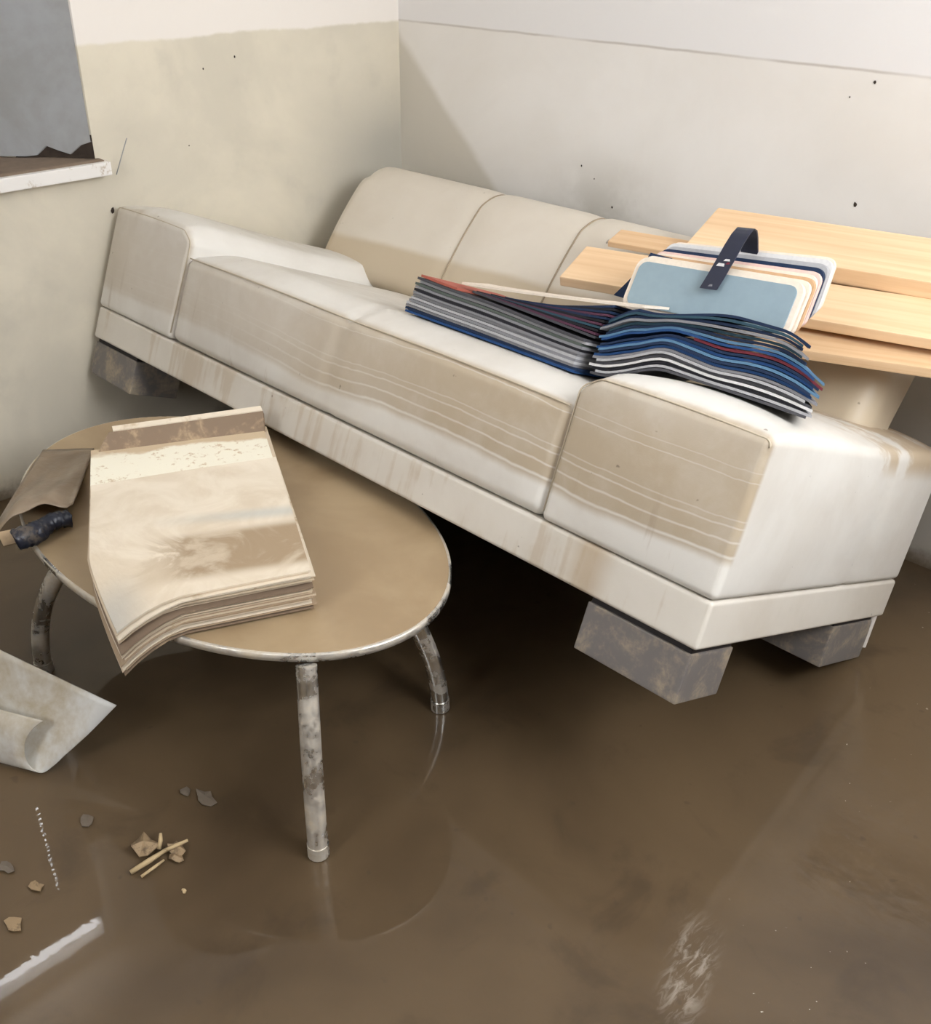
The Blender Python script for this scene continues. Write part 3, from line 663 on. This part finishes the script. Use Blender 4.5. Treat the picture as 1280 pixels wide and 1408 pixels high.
# strap: up the front, over in a loop and down behind
path = [(1.846, 0.288, 0.618), (1.849, 0.296, 0.645), (1.852, 0.306, 0.68), (1.853, 0.318, 0.715), (1.852, 0.333, 0.742), (1.848, 0.352, 0.757), (1.842, 0.375, 0.757), (1.836, 0.40, 0.745), (1.832, 0.425, 0.722), (1.830, 0.440, 0.70)]
sg = Geo()
def strap_fn(u, v):
    t = u * (len(path) - 1); i = min(int(t), len(path) - 2); p = Vector(path[i]).lerp(Vector(path[i + 1]), t - i)
    return p + Vector((0.040, 0.0, 0.004)) * (v - 0.5)
sg.sheet(strap_fn, 27, 3, (0, 0.0035, 0.0025)); st = sg.out('strap', M['strap'], bun, 40)
for (zz, dx, w, h, c) in ((0.672, -0.004, 0.018, 0.008, 'white'), (0.684, 0.004, 0.014, 0.006, 'white'), (0.678, 0.010, 0.009, 0.006, 'red'), (0.6265, 0.0, 0.010, 0.006, 'grey')):
    t = (zz - 0.618) / 0.035 * 1.28; yb = 0.288 + (zz - 0.618) * 0.29
    xc = 1.847 + (zz - 0.618) * 0.09 + dx
    g = Geo(); g.v = [(xc - w / 2, yb - 0.0018, zz - h / 2), (xc + w / 2, yb - 0.0018, zz - h / 2 + 0.002), (xc + w / 2 - 0.002, yb + h * 0.29 - 0.0018, zz + h / 2), (xc - w / 2 + 0.003, yb + h * 0.29 - 0.0018, zz + h / 2 - 0.001)]
    g.v += [Vector(p) + Vector((0, 0.0015, 0)) for p in g.v]; g.f = [(0, 1, 2, 3), (7, 6, 5, 4), (0, 1, 5, 4), (1, 2, 6, 5), (2, 3, 7, 6), (3, 0, 4, 7)]
    g.out('emblem', M['sw_' + c], st)

# ------------------------------------------------------------------ timber boards lying over the sofa back
def timber(name, c1, c2):
    m = Mat(name, 0.6, 0, 0.3); o = m.obj()
    gr = m.noise(m.scaled(o, (1.4, 38, 38)), 1.0, 5, 0.6, 0.5); bigg = m.noise(m.scaled(o, (0.8, 5, 5)), 1.0, 3)
    c = m.mix(m.step(gr, 0.35, 0.7), s2l(c1), s2l(c2)); c = m.mix(m.mul(m.step(bigg, 0.5, 0.7), 0.3), c, s2l((200, 160, 120)))
    knot = m.step(m.noise(m.scaled(o, (5, 16, 16)), 1.0, 2, 0.4), 0.74, 0.80); c = m.mix(m.mul(knot, 0.7), c, s2l((150, 104, 66)))
    m.color(c); m.bump(gr, 0.12, 0.002); return m.m
M['pine'] = timber('pine', (230, 200, 162), (218, 184, 144)); M['pine2'] = timber('pine_dull', (220, 190, 152), (206, 170, 130))
def board(label, px, py, ztop, yaw, length, width, thick, mat, tilt=0.0):
    """px, py: back left corner of the top face"""
    o = link('timber_board', *bevel_box((0, -width, -thick), (length, 0, 0), 0.0035), M[mat])
    o.matrix_world = Matrix.Translation((px, py, ztop)) @ Matrix.Rotation(yaw, 4, 'Z') @ Matrix.Rotation(tilt, 4, 'X')
    return tag(o, label, 'timber board', 'timber boards over the sofa back')
R_d = math.radians
board('wide pine board lying on top of the other boards', 1.527, -0.269, 0.930, R_d(13.0), 1.05, 0.207, 0.042, 'pine', R_d(12.6))
board('pine board under the top board, its sawn end by the fabric bundle', 1.330, -0.554, 0.845, R_d(16.0), 1.35, 0.165, 0.026, 'pine', R_d(13.0))
board('pine board against the sofa back, under the top board', 1.325, -0.405, 0.860, R_d(12.0), 0.80, 0.080, 0.016, 'pine2', R_d(10.0))
board('lowest pine board, sticking out below the others above the sofa arm', 1.845, -0.535, 0.772, R_d(22.0), 0.95, 0.125, 0.022, 'pine2', R_d(5.0))

# ------------------------------------------------------------------ curled white sheet on the floor
M['sheet_white'] = muddy('white_board_muddy', (210, 210, 206), (176, 164, 140), 0.5, 5, 0.5, soft=0.4)
prof_r = [(1.298, -1.981, 0.150), (1.268, -2.038, 0.090), (1.242, -2.085, 0.045), (1.228, -2.112, 0.020), (1.217, -2.132, 0.008), (1.203, -2.148, 0.022), (1.196, -2.152, 0.052), (1.196, -2.145, 0.085), (1.202, -2.128, 0.112), (1.212, -2.104, 0.130)]
prof_l = [(0.90, -2.150, 0.235), (0.875, -2.20, 0.150), (0.86, -2.245, 0.085), (0.855, -2.285, 0.040), (0.855, -2.315, 0.010), (0.850, -2.335, 0.022), (0.846, -2.342, 0.055), (0.848, -2.335, 0.092), (0.856, -2.318, 0.125), (0.87, -2.292, 0.148)]
def spline(P, t):
    n = len(P) - 1; s_ = t * n; i = min(int(s_), n - 1); f = s_ - i
    p = [Vector(P[max(0, min(n, i + k))]) for k in (-1, 0, 1, 2)]
    return 0.5 * ((2 * p[1]) + (p[2] - p[0]) * f + (2 * p[0] - 5 * p[1] + 4 * p[2] - p[3]) * f * f + (3 * p[1] - p[0] - 3 * p[2] + p[3]) * f ** 3)
g = Geo()
nu, nv = 12, 40
grid = [[spline(prof_r, v / nv).lerp(spline(prof_l, v / nv), u / nu) for v in range(nv + 1)] for u in range(nu + 1)]
W = nv + 1
for row in grid: g.v += row
g.f = [(i * W + j, (i + 1) * W + j, (i + 1) * W + j + 1, i * W + j + 1) for i in range(nu) for j in range(nv)]
ws = tag(g.out('curled_sheet', M['sheet_white'], None, True), 'white sheet with a curled-over edge lying on the mud by the table leg', 'sheet')
sol = ws.modifiers.new('thickness', 'SOLIDIFY'); sol.thickness = 0.003; sol.offset = 0

# ------------------------------------------------------------------ small debris lying in the mud
M['leaf'] = muddy('dead_leaf', (150, 128, 98), (110, 92, 70), 0.4, 30, 0.6); M['twig'] = plain('twig_bark', (186, 164, 126), 0.7, var=0.2); M['wetchip'] = plain('wet_scrap', (104, 94, 82), 0.35, var=0.2)
def leaf(parent, cx, cy, r, ang, mat='leaf', name='leaf', h=0.01):
    g = Geo(); n = 9
    top = []
    for i in range(n):
        a = 2 * math.pi * i / n; k = r * (0.55 + 0.6 * random.random()); top.append(Vector((cx + k * math.cos(a + ang), cy + 0.7 * k * math.sin(a + ang), 0.003 + h * random.random())))
    c = Vector((cx, cy, 0.004 + h)); g.v = top + [c] + [p - Vector((0, 0, 0.002)) for p in top] + [c - Vector((0, 0, 0.002))]
    for i in range(n):
        j = (i + 1) % n; g.f += [(i, j, n), (j + n + 1, i + n + 1, 2 * n + 1), (i, j, j + n + 1, i + n + 1)]
    return g.out(name, M[mat], parent)
ld = thing('dead_sprig', 'dead sprig with curled leaves and a pale twig in the mud', 'dead leaves', (0, 0, 0))
leaf(ld, 1.550, -2.085, 0.036, 0.3, h=0.022); leaf(ld, 1.595, -2.040, 0.026, 1.1, h=0.014); leaf(ld, 1.612, -2.055, 0.018, 2.0, h=0.01)
for a, b, r in (((1.585, -2.135, 0.006), (1.592, -2.062, 0.016), 0.005), ((1.588, -2.066, 0.012), (1.604, -2.020, 0.02), 0.004), ((1.575, -2.068, 0.01), (1.560, -2.052, 0.03), 0.004), ((1.606, -2.125, 0.004), (1.606, -2.075, 0.010), 0.003)):
    g = Geo(); g.tube([a, Vector(a).lerp(Vector(b), 0.5) + Vector((0.002, 0.001, 0.002)), b], [r, r * 1.1, r * 0.7], 8); g.out('twig', M['twig'], ld, True)
def scrap(label, x, y, r, h=0.01, mat='wetchip'):
    h *= 0.4
    o = leaf(None, x, y, r, random.random() * 6, mat, 'scrap', h); tag(o, label, 'scrap')
scrap('wet grey scrap in the mud below the paper pad', 1.515, -1.925, 0.030)
scrap('thin sliver lying in the mud beside the wet grey scrap', 1.475, -1.945, 0.016)
scrap('faint wet scrap between the curled sheet and the dead sprig', 1.403, -2.129, 0.022, 0.006)
scrap('small tan scrap in the mud beside the dotted light reflection', 1.490, -2.276, 0.017, 0.012, 'leaf')
scrap('pale curled scrap in the mud at the bright window reflection', 1.540, -2.345, 0.022, 0.012, 'leaf')
scrap('grey sliver in the mud in front of the curled sheet', 1.405, -2.296, 0.020, 0.008)
scrap('tiny pale crumb in the mud below the dead sprig', 1.690, -2.085, 0.007, 0.004, 'twig')
